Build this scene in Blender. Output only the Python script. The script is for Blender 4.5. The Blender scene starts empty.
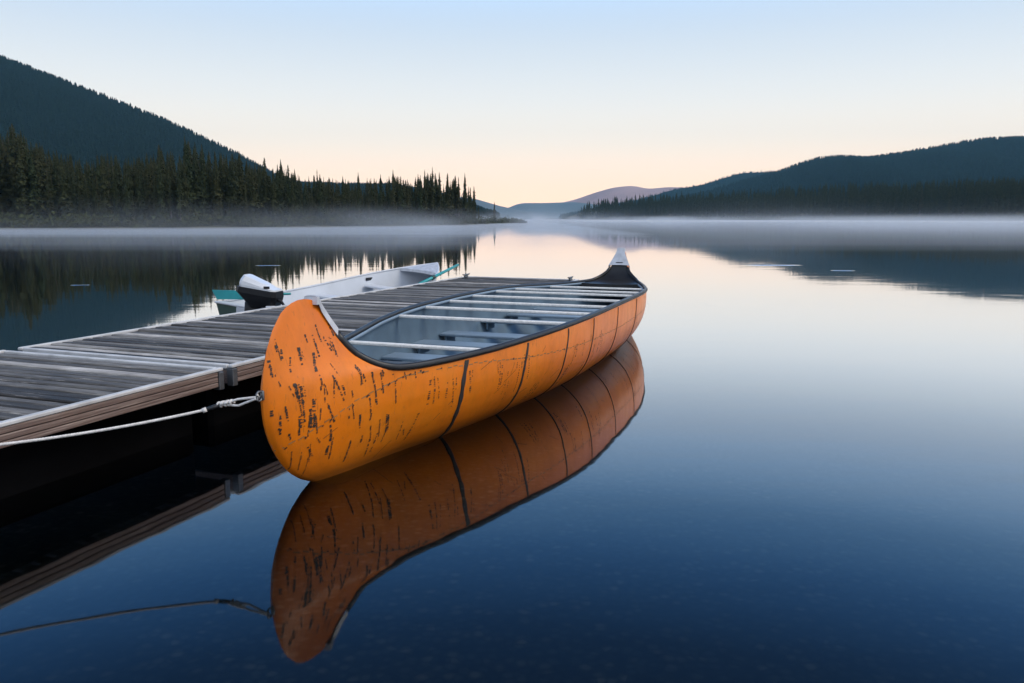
import bpy, math, random
import numpy as np
from mathutils import Vector, Matrix

random.seed(7); RNG = np.random.default_rng(11)
SC = bpy.context.scene
COL = SC.collection
R = math.radians

# ------------------------------------------------------------------ camera
CAM_H, FPX, YH = 1.45, 796.0, 218.5
PITCH = math.atan((341.5 - YH) / FPX)
cam = bpy.data.cameras.new('camera'); cam_ob = bpy.data.objects.new('camera', cam); COL.objects.link(cam_ob)
cam.sensor_width = 36.0; cam.lens = FPX / 1024 * 36.0
cam.clip_start = 0.1; cam.clip_end = 20000
cam_ob.location = (0, 0, CAM_H); cam_ob.rotation_euler = (math.pi / 2 - PITCH, 0, 0)
SC.camera = cam_ob

# ------------------------------------------------------------------ world, sun, exposure
SUN_AZ, SUN_EL = R(94), R(48)          # azimuth clockwise from the view direction (+Y)
w = bpy.data.worlds.new('World'); SC.world = w; w.use_nodes = True
nt = w.node_tree; nt.nodes.clear()
def N(nt, kind, **kw):
    n = nt.nodes.new(kind)
    for k, v in kw.items(): setattr(n, k, v)
    return n
def srgb(r, g, b, k=1.0):
    f = lambda c: ((c / 255 + 0.055) / 1.055) ** 2.4 if c > 10 else c / 255 / 12.92
    return (f(r) * k, f(g) * k, f(b) * k, 1)
out = N(nt, 'ShaderNodeOutputWorld'); bg = N(nt, 'ShaderNodeBackground'); bg.inputs['Strength'].default_value = 0.1
nt.links.new(bg.outputs[0], out.inputs[0])
tc = N(nt, 'ShaderNodeTexCoord'); sep = N(nt, 'ShaderNodeSeparateXYZ'); nt.links.new(tc.outputs['Generated'], sep.inputs[0])
def ramp(nt, stops, inp, interp='LINEAR'):
    r = N(nt, 'ShaderNodeValToRGB'); r.color_ramp.interpolation = interp
    el = r.color_ramp.elements
    while len(el) > 1: el.remove(el[-1])
    el[0].position = stops[0][0]; el[0].color = stops[0][1]
    for p, c in stops[1:]:
        e = el.new(p); e.color = c
    nt.links.new(inp, r.inputs[0]); return r
half = lambda st: [(p, (*[q * 0.4 for q in c[:3]], 1)) for p, c in st]
front = ramp(nt, half([(0.0, srgb(255, 208, 172, 1.62)), (0.03, srgb(255, 215, 181, 1.40)), (0.06, srgb(255, 227, 200, 1.27)), (0.09, srgb(255, 238, 216, 1.15)), (0.14, srgb(246, 245, 240, 1.01)),
                  (0.20, srgb(222, 233, 243, 0.93)), (0.25, srgb(198, 220, 245, 0.98)), (0.30, srgb(166, 208, 252, 1.36)), (0.35, srgb(122, 186, 250, 1.48)), (0.41, srgb(78, 154, 240, 1.50)),
                  (0.49, srgb(44, 104, 176, 1.15)), (0.62, srgb(24, 58, 112)), (1.0, srgb(20, 44, 95))]), sep.outputs['Z'], 'B_SPLINE')
back = ramp(nt, half([(0.0, srgb(150, 165, 190)), (0.12, srgb(190, 192, 200)), (0.3, srgb(225, 230, 238, 1.2)), (0.6, srgb(205, 218, 236, 1.7)), (1.0, srgb(80, 115, 175))]), sep.outputs['Z'])
mr = N(nt, 'ShaderNodeMapRange', interpolation_type='SMOOTHSTEP'); mr.inputs['From Min'].default_value = 0.15; mr.inputs['From Max'].default_value = -0.55
nt.links.new(sep.outputs['Y'], mr.inputs['Value'])
mixfb = N(nt, 'ShaderNodeMix', data_type='RGBA'); nt.links.new(mr.outputs[0], mixfb.inputs['Factor'])
nt.links.new(front.outputs[0], mixfb.inputs['A']); nt.links.new(back.outputs[0], mixfb.inputs['B'])
sc10 = N(nt, 'ShaderNodeVectorMath', operation='SCALE'); sc10.inputs['Scale'].default_value = 25.0
nt.links.new(mixfb.outputs['Result'], sc10.inputs[0])
sky = N(nt, 'ShaderNodeTexSky', sky_type='NISHITA'); sky.sun_disc = False; sky.sun_elevation = SUN_EL; sky.sun_rotation = SUN_AZ
mixs = N(nt, 'ShaderNodeMix', data_type='RGBA'); mixs.inputs['Factor'].default_value = 0.06
nt.links.new(sc10.outputs[0], mixs.inputs['A']); nt.links.new(sky.outputs[0], mixs.inputs['B'])
nt.links.new(mixs.outputs['Result'], bg.inputs['Color'])
w.cycles.sampling_method = 'MANUAL'; w.cycles.sample_map_resolution = 512

sun = bpy.data.lights.new('sun', 'SUN'); sun.energy = 1.9; sun.angle = R(35); sun.color = (1.0, 0.90, 0.76)
sun_ob = bpy.data.objects.new('sun', sun); COL.objects.link(sun_ob)
sdir = Vector((math.sin(SUN_AZ) * math.cos(SUN_EL), math.cos(SUN_AZ) * math.cos(SUN_EL), math.sin(SUN_EL)))
sun_ob.rotation_euler = sdir.to_track_quat('Z', 'Y').to_euler()
sun_ob.location = (30, -10, 40)
SC.view_settings.view_transform = 'Standard'; SC.view_settings.look = 'None'
SC.view_settings.exposure = 0.22; SC.view_settings.gamma = 1.0; SC.view_settings.use_curve_mapping = False
cy = SC.cycles
SC.render.engine = 'CYCLES'
cy.use_denoising = True; cy.max_bounces = 8; cy.transparent_max_bounces = 12; cy.volume_bounces = 1
cy.volume_step_rate = 0.12; cy.volume_max_steps = 128; cy.caustics_reflective = False; cy.caustics_refractive = False
cy.sample_clamp_indirect = 4.0

# ------------------------------------------------------------------ helpers
def ray(px, py):
    x = (px - 512) / FPX; y = -(py - 341.5) / FPX
    return np.array([x, math.cos(PITCH) + y * math.sin(PITCH), -math.sin(PITCH) + y * math.cos(PITCH)])
def at_z(px, py, z):
    r = ray(px, py); t = (z - CAM_H) / r[2]; return r[0] * t, r[1] * t
def at_y(px, py, Y):
    r = ray(px, py); t = Y / r[1]; return r[0] * t, CAM_H + r[2] * t

def tag(o, label=None, cat=None, group=None, kind=None):
    if label: o['label'] = label
    if cat: o['category'] = cat
    if group: o['group'] = group
    if kind: o['kind'] = kind
    return o
def empty(name, loc=(0, 0, 0), rz=0.0, label=None, cat=None, group=None):
    o = bpy.data.objects.new(name, None); COL.objects.link(o); o.location = loc; o.rotation_euler = (0, 0, rz)
    o.empty_display_size = 0.2
    return tag(o, label, cat, group)
class MB:
    """collects verts / faces / material slots for ONE mesh object"""
    def __init__(s): s.v = []; s.f = []; s.m = []; s.c = []
    def add(s, verts, faces, mat=0, col=None):
        o = len(s.v); s.v += [tuple(p) for p in verts]
        for f in faces: s.f.append(tuple(i + o for i in f)); s.m.append(mat); s.c.append(col)
    def box(s, lo, hi, mat=0, bev=0.0, M=None, col=None):
        x0, y0, z0 = lo; x1, y1, z1 = hi
        if bev <= 0:
            v = [(x0,y0,z0),(x1,y0,z0),(x1,y1,z0),(x0,y1,z0),(x0,y0,z1),(x1,y0,z1),(x1,y1,z1),(x0,y1,z1)]
            f = [(0,3,2,1),(4,5,6,7),(0,1,5,4),(1,2,6,5),(2,3,7,6),(3,0,4,7)]
        else:
            v = []; b = bev
            for z, i in ((z0, b), (z0 + b, 0), (z1 - b, 0), (z1, b)):
                xa, xb, ya, yb = x0 + i, x1 - i, y0 + i, y1 - i; c = b if i == 0 else b * 0.5
                v += [(xa+c,ya,z),(xb-c,ya,z),(xb,ya+c,z),(xb,yb-c,z),(xb-c,yb,z),(xa+c,yb,z),(xa,yb-c,z),(xa,ya+c,z)]
            f = [tuple(range(7, -1, -1)), tuple(range(24, 32))]
            for r in range(3):
                for k in range(8):
                    f.append((r*8+k, r*8+(k+1)%8, r*8+8+(k+1)%8, r*8+8+k))
        if M is not None: v = [tuple(M @ Vector(p)) for p in v]
        s.add(v, f, mat, col)
    def tube(s, pts, rad, n=8, mat=0, cap=True):
        pts = [Vector(p) for p in pts]; rad = [rad] * len(pts) if not hasattr(rad, '__len__') else rad
        v = []; f = []; up = Vector((0, 0, 1))
        for i, p in enumerate(pts):
            d = (pts[min(i + 1, len(pts) - 1)] - pts[max(i - 1, 0)]).normalized()
            a = d.cross(up)
            if a.length < 1e-3: a = d.cross(Vector((1, 0, 0)))
            a.normalize(); b = a.cross(d)
            r = rad[i]; ra, rb = r if hasattr(r, '__len__') else (r, r)
            for k in range(n):
                t = 2 * math.pi * k / n
                v.append(p + a * math.cos(t) * ra + b * math.sin(t) * rb)
        for i in range(len(pts) - 1):
            for k in range(n):
                f.append((i*n+k, i*n+(k+1)%n, (i+1)*n+(k+1)%n, (i+1)*n+k))
        if cap: f += [tuple(range(n - 1, -1, -1)), tuple(range((len(pts)-1)*n, len(pts)*n))]
        s.add(v, f, mat)
    def grid(s, rows, mat=0, flip=False):
        nr, nc = len(rows), len(rows[0]); v = [p for r in rows for p in r]; f = []
        for i in range(nr - 1):
            for j in range(nc - 1):
                q = (i*nc+j, i*nc+j+1, (i+1)*nc+j+1, (i+1)*nc+j)
                f.append(q[::-1] if flip else q)
        s.add(v, f, mat)
    def build(s, name, mats, parent=None, smooth=False, loc=None):
        me = bpy.data.meshes.new(name); me.from_pydata(s.v, [], s.f)
        for m in (mats if isinstance(mats, (list, tuple)) else [mats]): me.materials.append(m)
        me.polygons.foreach_set("material_index", np.array(s.m, dtype=np.int32))
        if smooth: me.polygons.foreach_set('use_smooth', [True] * len(s.f))
        if any(c is not None for c in s.c):
            at = me.attributes.new('piece', 'FLOAT', 'FACE'); at.data.foreach_set('value', [c if c is not None else 0.5 for c in s.c])
        me.update()
        o = bpy.data.objects.new(name, me); COL.objects.link(o)
        if parent: o.parent = parent
        if loc: o.location = loc
        return o
def np_obj(name, verts, faces, mat, parent=None, k=3, smooth=False):
    """fast mesh of triangles / quads from numpy arrays"""
    me = bpy.data.meshes.new(name); nv, nf = len(verts), len(faces)
    me.vertices.add(nv); me.vertices.foreach_set('co', np.asarray(verts, np.float32).ravel())
    me.loops.add(nf * k); me.loops.foreach_set('vertex_index', np.asarray(faces, np.int32).ravel())
    me.polygons.add(nf); me.polygons.foreach_set('loop_start', np.arange(0, nf * k, k, dtype=np.int32))
    me.polygons.foreach_set('loop_total', np.full(nf, k, np.int32))
    if smooth: me.polygons.foreach_set('use_smooth', np.ones(nf, bool))
    me.materials.append(mat); me.update(calc_edges=True)
    o = bpy.data.objects.new(name, me); COL.objects.link(o)
    if parent: o.parent = parent
    return o

# ------------------------------------------------------------------ materials
def mat_new(name):
    m = bpy.data.materials.new(name); m.use_nodes = True
    return m, m.node_tree, m.node_tree.nodes['Principled BSDF']
def lnk(nt, a, b): nt.links.new(a, b)
def noise(nt, scale, detail=4, rough=0.55, vec=None, sc=None):
    n = N(nt, 'ShaderNodeTexNoise'); n.inputs['Scale'].default_value = scale; n.inputs['Detail'].default_value = detail; n.inputs['Roughness'].default_value = rough
    if vec is None:
        t = N(nt, 'ShaderNodeTexCoord'); vec = t.outputs['Object']
    if sc is not None:
        mp = N(nt, 'ShaderNodeMapping'); mp.inputs['Scale'].default_value = sc; lnk(nt, vec, mp.inputs['Vector']); vec = mp.outputs[0]
    lnk(nt, vec, n.inputs['Vector']); return n
def mixc(nt, fac, a, b, mode='MIX'):
    m = N(nt, 'ShaderNodeMix', data_type='RGBA', blend_type=mode)
    if hasattr(fac, 'links') or hasattr(fac, 'node'): lnk(nt, fac, m.inputs['Factor'])
    else: m.inputs['Factor'].default_value = fac
    for sock, v in ((m.inputs['A'], a), (m.inputs['B'], b)):
        if isinstance(v, tuple): sock.default_value = v if len(v) == 4 else (*v, 1)
        else: lnk(nt, v, sock)
    return m.outputs['Result']
def bump(nt, bsdf, height, strength=0.3, dist=0.01):
    b = N(nt, 'ShaderNodeBump'); b.inputs['Strength'].default_value = strength; b.inputs['Distance'].default_value = dist
    lnk(nt, height, b.inputs['Height']); lnk(nt, b.outputs[0], bsdf.inputs['Normal']); return b
def simple(name, col, rough=0.5, var=0.25, scale=6.0, metal=0.0, spec=0.5, bmp=0.0, coat=0.0, sc=None):
    m, nt, b = mat_new(name)
    n = noise(nt, scale, 5, sc=sc)
    r = ramp(nt, [(0.3, (*[c * (1 - var) for c in col], 1)), (0.7, (*[min(1, c * (1 + var)) for c in col], 1))], n.outputs[0])
    lnk(nt, r.outputs[0], b.inputs['Base Color'])
    rr = N(nt, 'ShaderNodeMapRange'); rr.inputs['To Min'].default_value = max(0.02, rough - 0.08); rr.inputs['To Max'].default_value = rough + 0.1
    lnk(nt, n.outputs[0], rr.inputs['Value']); lnk(nt, rr.outputs[0], b.inputs['Roughness'])
    b.inputs['Metallic'].default_value = metal; b.inputs['Specular IOR Level'].default_value = spec
    if coat: b.inputs['Coat Weight'].default_value = coat; b.inputs['Coat Roughness'].default_value = 0.15
    if bmp: bump(nt, b, n.outputs[0], bmp, 0.01)
    return m

# canoe paint: weathered orange gel coat
def m_orange():
    m, nt, b = mat_new('orange_gelcoat')
    n1 = noise(nt, 1.6, 5, 0.6); n2 = noise(nt, 9, 6, 0.65, sc=(1, 1, 0.5)); n3 = noise(nt, 55, 3, 0.6, sc=(1, 1, 0.25))
    c = ramp(nt, [(0.25, (0.70, 0.155, 0.005, 1)), (0.55, (0.86, 0.215, 0.006, 1)), (0.8, (0.90, 0.26, 0.014, 1))], n1.outputs[0]).outputs[0]
    f2 = ramp(nt, [(0.45, (0, 0, 0, 1)), (0.75, (1, 1, 1, 1))], n2.outputs[0]).outputs[0]
    c = mixc(nt, f2, c, mixc(nt, 0.35, c, (0.42, 0.12, 0.012)))
    f3 = ramp(nt, [(0.62, (0, 0, 0, 1)), (0.74, (0.5, 0.5, 0.5, 1))], n3.outputs[0]).outputs[0]
    c = mixc(nt, f3, c, (0.30, 0.10, 0.02))
    # water stain band just above the waterline
    g = N(nt, 'ShaderNodeTexCoord'); s = N(nt, 'ShaderNodeSeparateXYZ'); lnk(nt, g.outputs['Object'], s.inputs[0])
    mrr = N(nt, 'ShaderNodeMapRange'); mrr.inputs['From Min'].default_value = 0.02; mrr.inputs['From Max'].default_value = 0.10
    mrr.inputs['To Min'].default_value = 0.5; mrr.inputs['To Max'].default_value = 0.0
    ad = N(nt, 'ShaderNodeMath', operation='MULTIPLY_ADD'); ad.inputs[1].default_value = 0.10; lnk(nt, n2.outputs[0], ad.inputs[0]); lnk(nt, s.outputs['Z'], ad.inputs[2])
    sb = N(nt, 'ShaderNodeMath', operation='SUBTRACT'); sb.inputs[1].default_value = 0.05; lnk(nt, ad.outputs[0], sb.inputs[0]); lnk(nt, sb.outputs[0], mrr.inputs['Value'])
    c = mixc(nt, mrr.outputs[0], c, (0.22, 0.085, 0.018))
    lnk(nt, c, b.inputs['Base Color'])
    rr = N(nt, 'ShaderNodeMapRange'); rr.inputs['To Min'].default_value = 0.28; rr.inputs['To Max'].default_value = 0.5
    lnk(nt, n2.outputs[0], rr.inputs['Value']); lnk(nt, rr.outputs[0], b.inputs['Roughness'])
    b.inputs['Coat Weight'].default_value = 0.12; b.inputs['Coat Roughness'].default_value = 0.15; b.inputs['Specular IOR Level'].default_value = 0.35
    bump(nt, b, n2.outputs[0], 0.12, 0.01)
    return m
# weathered planks, per-board tone from the 'piece' attribute
def m_planks():
    m, nt, b = mat_new('weathered_planks')
    at = N(nt, 'ShaderNodeAttribute'); at.attribute_name = 'piece'
    g = noise(nt, 5, 8, 0.7, sc=(0.8, 16, 16)); g2 = noise(nt, 1.8, 4, 0.6, sc=(1, 3, 1))
    c = ramp(nt, [(0.0, (0.050, 0.047, 0.045, 1)), (0.5, (0.13, 0.124, 0.117, 1)), (0.8, (0.27, 0.26, 0.245, 1)), (1.0, (0.52, 0.50, 0.48, 1))], at.outputs['Fac']).outputs[0]
    k = ramp(nt, [(0.3, (0.45, 0.45, 0.45, 1)), (0.5, (0.9, 0.9, 0.9, 1)), (0.72, (1.7, 1.68, 1.65, 1))], g.outputs[0]).outputs[0]
    c = mixc(nt, 1.0, c, k, 'MULTIPLY')
    k2 = ramp(nt, [(0.35, (0.6, 0.58, 0.56, 1)), (0.65, (1.15, 1.15, 1.15, 1))], g2.outputs[0]).outputs[0]
    c = mixc(nt, 1.0, c, k2, 'MULTIPLY')
    g3 = noise(nt, 3.1, 9, 0.75, sc=(0.9, 22, 22)); st = ramp(nt, [(0.57, (0, 0, 0, 1)), (0.68, (1, 1, 1, 1))], g3.outputs[0]).outputs[0]
    c = mixc(nt, st, c, (0.46, 0.44, 0.42))
    lnk(nt, c, b.inputs['Base Color'])
    a2 = N(nt, 'ShaderNodeMath', operation='MULTIPLY_ADD'); a2.inputs[1].default_value = 0.35; a2.inputs[2].default_value = 0.42; lnk(nt, g2.outputs[0], a2.inputs[0])
    lnk(nt, a2.outputs[0], b.inputs['Roughness']); b.inputs['Specular IOR Level'].default_value = 0.22
    bump(nt, b, g.outputs[0], 0.6, 0.008)
    return m
def m_foliage(name, a, bcol, c3):
    m, nt, b = mat_new(name)
    oi = N(nt, 'ShaderNodeObjectInfo'); n = noise(nt, 0.9, 4, 0.6); n2 = noise(nt, 7, 2)
    c = mixc(nt, oi.outputs['Random'], (*a, 1), (*bcol, 1))
    f = ramp(nt, [(0.4, (0, 0, 0, 1)), (0.7, (1, 1, 1, 1))], n.outputs[0]).outputs[0]
    c = mixc(nt, f, c, (*c3, 1))
    lnk(nt, c, b.inputs['Base Color']); b.inputs['Roughness'].default_value = 0.85; b.inputs['Specular IOR Level'].default_value = 0.0 if 'hill' in name else 0.12
    return m
MAT = dict(
    orange=m_orange(), planks=m_planks(),
    mark=simple('bark_ink', (0.030, 0.017, 0.010), 0.6, 0.5, 30),
    seam=simple('black_seam', (0.020, 0.016, 0.014), 0.5, 0.3, 12),
    stitch=simple('stitch_thread', (0.30, 0.17, 0.07), 0.6, 0.3, 12),
    rubber=simple('black_rubber_trim', (0.012, 0.013, 0.015), 0.38, 0.3, 8),
    deckblack=simple('black_deck', (0.014, 0.015, 0.017), 0.45, 0.3, 5),
    liner=simple('grey_blue_liner', (0.10, 0.155, 0.21), 0.42, 0.18, 3, bmp=0.08),
    seat=simple('grey_bench', (0.20, 0.27, 0.34), 0.4, 0.15, 4),
    thwart=simple('pale_ash_wood', (0.82, 0.79, 0.74), 0.35, 0.12, 5, sc=(8, 1, 8)),
    alu=simple('brushed_aluminium', (0.56, 0.58, 0.62), 0.5, 0.2, 12, metal=0.25, bmp=0.05),
    trim=simple('pale_edge_trim', (0.56, 0.56, 0.56), 0.4, 0.25, 5),
    darkmetal=simple('dull_steel', (0.16, 0.17, 0.18), 0.45, 0.3, 9, metal=0.7),
    float=simple('black_float', (0.0035, 0.0035, 0.004), 0.7, 0.4, 3, spec=0.03),
    rope=simple('white_rope', (0.72, 0.70, 0.68), 0.75, 0.2, 60, bmp=0.4),
    tape=simple('black_tape', (0.015, 0.017, 0.022), 0.5, 0.2, 20),
    white=simple('white_paint', (0.58, 0.61, 0.66), 0.35, 0.06, 3),
    cowlwhite=simple('white_cowl', (0.70, 0.72, 0.75), 0.28, 0.05, 4, coat=0.4),
    black=simple('black_plastic', (0.008, 0.009, 0.012), 0.45, 0.2, 8, spec=0.3),
    green=simple('dark_green_paint', (0.010, 0.045, 0.035), 0.4, 0.2, 4),
    teal=simple('teal_paint', (0.02, 0.30, 0.32), 0.4, 0.12, 6),
    bark=simple('spruce_bark', (0.13, 0.105, 0.09), 0.85, 0.35, 3),
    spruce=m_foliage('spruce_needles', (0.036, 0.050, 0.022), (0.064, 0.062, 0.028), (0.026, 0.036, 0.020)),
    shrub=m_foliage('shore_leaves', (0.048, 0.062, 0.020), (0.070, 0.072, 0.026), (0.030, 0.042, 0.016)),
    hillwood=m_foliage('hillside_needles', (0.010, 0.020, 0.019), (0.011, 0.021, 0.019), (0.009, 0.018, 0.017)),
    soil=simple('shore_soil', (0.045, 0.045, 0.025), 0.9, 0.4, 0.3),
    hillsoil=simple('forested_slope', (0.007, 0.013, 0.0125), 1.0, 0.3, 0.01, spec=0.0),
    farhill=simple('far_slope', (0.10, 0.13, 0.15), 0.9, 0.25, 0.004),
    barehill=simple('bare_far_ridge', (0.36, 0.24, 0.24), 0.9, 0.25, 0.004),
)
def m_fascia():
    m, nt, b = mat_new('brown_fascia_boards')
    g = noise(nt, 4, 7, 0.65, sc=(20, 0.8, 30)); n = noise(nt, 2.5, 3)
    c = ramp(nt, [(0.3, (0.10, 0.062, 0.046, 1)), (0.5, (0.19, 0.125, 0.095, 1)), (0.72, (0.42, 0.33, 0.28, 1))], g.outputs[0]).outputs[0]
    c = mixc(nt, n.outputs[0], c, mixc(nt, 0.4, c, (0.10, 0.09, 0.11)))
    lnk(nt, c, b.inputs['Base Color']); b.inputs['Roughness'].default_value = 0.55; bump(nt, b, g.outputs[0], 0.3, 0.004)
    return m
MAT['fascia'] = m_fascia()

# water: mirror that lets the bed show when looked into steeply
def m_water():
    m = bpy.data.materials.new('lake_water'); m.use_nodes = True; nt = m.node_tree; nt.nodes.clear()
    out = N(nt, 'ShaderNodeOutputMaterial'); mix = N(nt, 'ShaderNodeMixShader'); lnk(nt, mix.outputs[0], out.inputs['Surface'])
    tr = N(nt, 'ShaderNodeBsdfTransparent'); tr.inputs['Color'].default_value = (0.30, 0.38, 0.42, 1)
    gl = N(nt, 'ShaderNodeBsdfGlossy'); gl.inputs['Roughness'].default_value = 0.036; gl.inputs['Color'].default_value = (0.97, 0.98, 1.0, 1)
    lw = N(nt, 'ShaderNodeLayerWeight'); lw.inputs['Blend'].default_value = 0.5
    ma = ramp(nt, [(x, (y, y, y, 1)) for x, y in ((0.0, 0.02), (0.40, 0.04), (0.53, 0.065), (0.60, 0.095), (0.66, 0.150), (0.70, 0.25), (0.74, 0.375), (0.79, 0.59), (0.84, 0.82), (0.90, 0.94), (1.0, 1.0))], lw.outputs['Facing'], 'B_SPLINE')
    lnk(nt, ma.outputs[0], mix.inputs[0]); lnk(nt, tr.outputs[0], mix.inputs[1]); lnk(nt, gl.outputs[0], mix.inputs[2])
    g = N(nt, 'ShaderNodeNewGeometry')
    n1 = noise(nt, 1.0, 3, 0.5, g.outputs['Position'], (0.5, 1.1, 1)); n2 = noise(nt, 5.0, 2, 0.5, g.outputs['Position'], (0.5, 1.0, 1))
    # a few calm-water ripple streaks far out
    tot = None
    for (x, y, rx, ry) in RIPPLES:
        vs = N(nt, 'ShaderNodeVectorMath', operation='SUBTRACT'); vs.inputs[1].default_value = (x, y, 0); lnk(nt, g.outputs['Position'], vs.inputs[0])
        vm = N(nt, 'ShaderNodeVectorMath', operation='MULTIPLY'); vm.inputs[1].default_value = (1 / rx, 1 / ry, 0); lnk(nt, vs.outputs[0], vm.inputs[0])
        ln = N(nt, 'ShaderNodeVectorMath', operation='LENGTH'); lnk(nt, vm.outputs[0], ln.inputs[0])
        r_ = N(nt, 'ShaderNodeMapRange', interpolation_type='SMOOTHSTEP'); r_.inputs['From Min'].default_value = 1.0; r_.inputs['From Max'].default_value = 0.4; lnk(nt, ln.outputs['Value'], r_.inputs['Value'])
        if tot is None: tot = r_.outputs[0]
        else:
            a = N(nt, 'ShaderNodeMath', operation='MAXIMUM'); lnk(nt, tot, a.inputs[0]); lnk(nt, r_.outputs[0], a.inputs[1]); tot = a.outputs[0]
    n3 = noise(nt, 9.0, 2, 0.5, g.outputs['Position'])
    rp = N(nt, 'ShaderNodeMath', operation='MULTIPLY'); lnk(nt, tot, rp.inputs[0]); lnk(nt, n3.outputs[0], rp.inputs[1])
    s1 = N(nt, 'ShaderNodeMath', operation='MULTIPLY_ADD'); s1.inputs[1].default_value = 0.0022; lnk(nt, n1.outputs[0], s1.inputs[0])
    s2 = N(nt, 'ShaderNodeMath', operation='MULTIPLY_ADD'); s2.inputs[1].default_value = 0.00008; lnk(nt, n2.outputs[0], s2.inputs[0])
    s3 = N(nt, 'ShaderNodeMath', operation='MULTIPLY'); s3.inputs[1].default_value = 0.06; lnk(nt, rp.outputs[0], s3.inputs[0])
    lnk(nt, s3.outputs[0], s2.inputs[2]); lnk(nt, s2.outputs[0], s1.inputs[2])
    b = N(nt, 'ShaderNodeBump'); b.inputs['Strength'].default_value = 1.0; b.inputs['Distance'].default_value = 1.0
    lnk(nt, s1.outputs[0], b.inputs['Height']); lnk(nt, b.outputs[0], gl.inputs['Normal'])
    return m
RIPPLES = [(*at_z(772, 265, 0), 1.0, 0.45), (*at_z(843, 270.5, 0), 0.35, 0.25), (*at_z(268, 265.5, 0), 0.42, 0.2), (*at_z(80, 285, 0), 0.22, 0.12)]
def m_bed():
    m, nt, b = mat_new('pebble_lakebed')
    g = N(nt, 'ShaderNodeNewGeometry')
    wn = noise(nt, 2.0, 3, 0.5, g.outputs['Position'])
    v = N(nt, 'ShaderNodeTexVoronoi'); v.inputs['Scale'].default_value = 17.0; v.inputs['Randomness'].default_value = 1.0
    wp = N(nt, 'ShaderNodeVectorMath', operation='MULTIPLY_ADD'); wp.inputs[1].default_value = (0.12, 0.12, 0); lnk(nt, wn.outputs['Color'], wp.inputs[0]); lnk(nt, g.outputs['Position'], wp.inputs[2])
    lnk(nt, wp.outputs[0], v.inputs['Vector'])
    s = N(nt, 'ShaderNodeSeparateXYZ'); lnk(nt, v.outputs['Color'], s.inputs[0])
    c = ramp(nt, [(0.0, (0.022, 0.020, 0.016, 1)), (0.55, (0.05, 0.046, 0.038, 1)), (0.80, (0.080, 0.068, 0.048, 1)), (0.95, (0.135, 0.108, 0.073, 1)), (1.0, (0.19, 0.145, 0.095, 1))], s.outputs[0]).outputs[0]
    gap = ramp(nt, [(0.25, (1, 1, 1, 1)), (0.6, (0.25, 0.25, 0.25, 1))], v.outputs['Distance']).outputs[0]
    n2 = noise(nt, 0.8, 4, 0.6, g.outputs['Position'])
    c = mixc(nt, 1.0, c, gap, 'MULTIPLY'); c = mixc(nt, n2.outputs[0], c, (0.025, 0.024, 0.018))
    lnk(nt, c, b.inputs['Base Color']); b.inputs['Roughness'].default_value = 0.9
    return m

# ------------------------------------------------------------------ setting: water, bed
def plane(name, x0, x1, y0, y1, z, mat, kind='structure'):
    o = np_obj(name, [(x0, y0, z), (x1, y0, z), (x1, y1, z), (x0, y1, z)], [(0, 1, 2, 3)], mat, k=4)
    o['kind'] = kind; return o
plane('water', -4400, 4400, -180, 5200, 0.0, m_water())
bed = MB()
ys = [-180, -8, 0, 3, 6, 10, 16, 30, 60, 5200]; zb = [-0.5, -0.5, -0.55, -0.62, -0.75, -1.0, -1.6, -3, -4, -4]
bed.grid([[(-4400, y, z), (-60, y, z), (60, y, z), (4400, y, z)] for y, z in zip(ys, zb)], flip=True)
tag(bed.build('lakebed', m_bed()), kind='structure')

# ------------------------------------------------------------------ hills
def hill(name, pts, Y0, foot, back, mat, rough=0.04, seed=1, nx=220, nq=40):
    """a ridge whose crest stands at distance Y0; slopes down to the foot towards the lake"""
    rng = np.random.default_rng(seed)
    P = [at_y(px, py, Y0) for px, py in pts]
    xs = np.array([p[0] for p in P]); zs = np.array([max(p[1], -3) for p in P])
    X = np.linspace(xs[0], xs[-1], nx); Zr = np.interp(X, xs, zs)
    k = np.ones(5) / 5; Zr = np.convolve(np.pad(Zr, 2, mode='edge'), k, 'valid')
    Q = np.concatenate([np.linspace(0, 1, nq), 1 + np.linspace(0, 1, 8)[1:]])
    ph = rng.uniform(0, 6.28, 8); fr = rng.uniform(0.5, 3.0, 8)
    V = np.zeros((len(Q), nx, 3))
    for i, q in enumerate(Q):
        y = foot + (Y0 - foot) * q if q <= 1 else Y0 + (back - Y0) * (q - 1)
        prof = (0.35 * q + 0.65 * (q * q * (3 - 2 * q))) if q <= 1 else (1 - (q - 1)) ** 1.3
        und = sum(math.cos(ph[j]) * 0 + np.sin(X / (Y0 * 0.06) * fr[j] + ph[j] + q * 2.2 * fr[-j]) for j in range(8)) / 8
        amp = rough * Zr * math.sin(math.pi * min(q, 1)) * (q <= 1)
        V[i, :, 0] = X * (y / Y0) ** 0.55; V[i, :, 1] = y; V[i, :, 2] = Zr * prof + und * amp * 2 - (4 if q == 0 else 0) - (6 if q == Q[-1] else 0)
    idx = np.arange(len(Q) * nx).reshape(len(Q), nx)
    F = np.stack([idx[:-1, :-1], idx[:-1, 1:], idx[1:, 1:], idx[1:, :-1]], -1).reshape(-1, 4)
    o = np_obj(name, V.reshape(-1, 3), F, mat, k=4, smooth=True); o['kind'] = 'structure'
    return V[:nq]
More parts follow.
